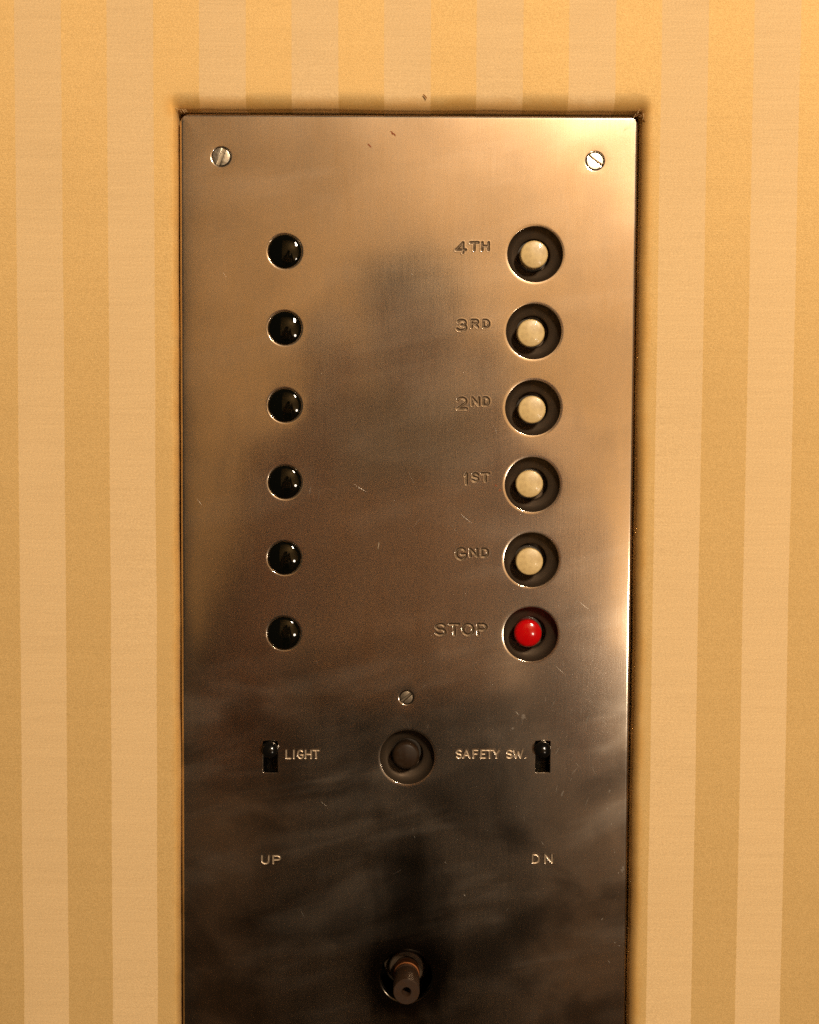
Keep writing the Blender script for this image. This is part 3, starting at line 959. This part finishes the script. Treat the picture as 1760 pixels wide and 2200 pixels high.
# ------------------------------------------------------------------ what the polished plate reflects
back = link('opposite_wall', box_mesh(-.52, 1.3, -2.16, -2.10, 0, 2.8), MAT['fabric']); back['kind'] = 'structure'
back['label'] = 'striped fabric wall facing the panel'
added_dado = link('added_dado', box_mesh(-.52, 1.3, -2.10, -2.075, 0, 1.02), MAT['wood'], back)  # unseen panelling added to darken the lower part of the plate's reflection
fl = link('floor', box_mesh(-.95, 1.3, -2.16, .05, -.05, 0), MAT['floor']); fl['kind'] = 'structure'

def person():
    pts, rad, edges = [], [], []
    def v(x, y, z, r, parent=None, ry=None):
        pts.append((x, y, z)); rad.append((r, ry or r))
        if parent is not None: edges.append((parent, len(pts) - 1))
        return len(pts) - 1
    y0 = -1.12
    pel = v(0, y0, .96, .15, None, .11)
    sp = v(0, y0, 1.10, .14, pel, .105); ch = v(0, y0 + .01, 1.24, .16, sp, .115); uc = v(0, y0 + .01, 1.345, .13, ch, .095)
    nk = v(0, y0 + .03, 1.405, .055, uc); n2 = v(0, y0 + .05, 1.445, .056, nk)
    ja = v(0, y0 + .075, 1.475, .066, n2); hd = v(0, y0 + .07, 1.535, .084, ja, .092); tp = v(0, y0 + .065, 1.585, .074, hd, .080)
    v(0, y0 + .165, 1.515, .016, hd)
    for s in (-1, 1):
        sh = v(s * .165, y0 + .01, 1.335, .062, uc); ua = v(s * .205, y0 + .09, 1.18, .048, sh); el = v(s * .20, y0 + .25, 1.04, .043, ua)
        fa = v(s * .155, y0 + .33, 1.19, .041, el); wr = v(s * .105, y0 + .38, 1.345, .028, fa)
        pa = v(s * .088, y0 + .395, 1.40, .032, wr, .020)
        for k in range(4):
            a = v(s * .086, y0 + .415, 1.402 + .020 * (k - .2), .0095, pa)
            b_ = v(s * .080, y0 + .445 - .002 * k, 1.408 + .021 * (k - .2), .0088, a)
            v(s * (.060 + .003 * (k % 2)), y0 + .462, 1.410 + .021 * (k - .2), .008, b_)
        t1 = v(s * .074, y0 + .385, 1.425, .011, pa); v(s * .052, y0 + .395, 1.45, .009, t1)
        hp = v(s * .09, y0, .90, .10, pel); kn = v(s * .10, y0 + .02, .50, .062, hp); an = v(s * .105, y0, .10, .042, kn); v(s * .115, y0 + .15, .045, .040, an)
    me = bpy.data.meshes.new('person')
    me.from_pydata(pts, edges, [])
    o = bpy.data.objects.new('person', me); COL.objects.link(o)
    md = o.modifiers.new('Skin', 'SKIN')
    sk = me.skin_vertices[0].data if me.skin_vertices else None
    if sk is None:
        bm = bmesh.new(); bm.from_mesh(me); bm.verts.layers.skin.verify(); bm.to_mesh(me); bm.free()
        sk = me.skin_vertices[0].data
    for i, r in enumerate(rad):
        sk[i].radius = r
    sk[0].use_root = True
    ss = o.modifiers.new('Subdivision', 'SUBSURF'); ss.levels = 2; ss.render_levels = 2
    bpy.context.view_layer.update()
    dg = bpy.context.evaluated_depsgraph_get()
    m2 = bpy.data.meshes.new_from_object(o.evaluated_get(dg))
    o.modifiers.clear(); o.data = m2
    for k in ('cloth', 'skin', 'hair', 'shirt'): m2.materials.append(MAT[k])
    zmin = min(vv.co.z for vv in m2.vertices)
    zmax = max(vv.co.z for vv in m2.vertices)
    kz = 1.665 / (zmax - zmin)
    for vv in m2.vertices: 
        vv.co.z = (vv.co.z - zmin) * kz
        if vv.co.z > 1.50 and vv.co.y < y0 + .2: vv.co.x *= 1.08
    for pl in m2.polygons:
        pl.use_smooth = True
        c = pl.center; z = c.z / kz + zmin
        mi = 3 if z > 1.10 else 0
        if z > 1.425 and c.y < y0 + .26:
            mi = 2 if (z > 1.515 or c.y < y0 + .045) else 1
        elif c.y > y0 + .13 and z > .8:
            mi = 1
        pl.material_index = mi
    o['label'] = 'photographer in brown short-sleeved shirt seen only as blurred reflection in metal plate'
    o['category'] = 'person'
    return o
person()
hc = link('hand_camera', box_mesh(-.062, .062, -.695, -.655, H - .045, H + .040, .006), MAT['black_metal'])
hc['label'] = 'grey compact camera held up by the photographer'; hc['category'] = 'camera'
ring = link('lens_ring', lathe([(.022, 0), (.026, .002), (.026, .020), (.024, .022), (.020, .021), (.018, .012)], 40, False, True), MAT['black_metal'], hc)
ring.location = (0, -.655, H)
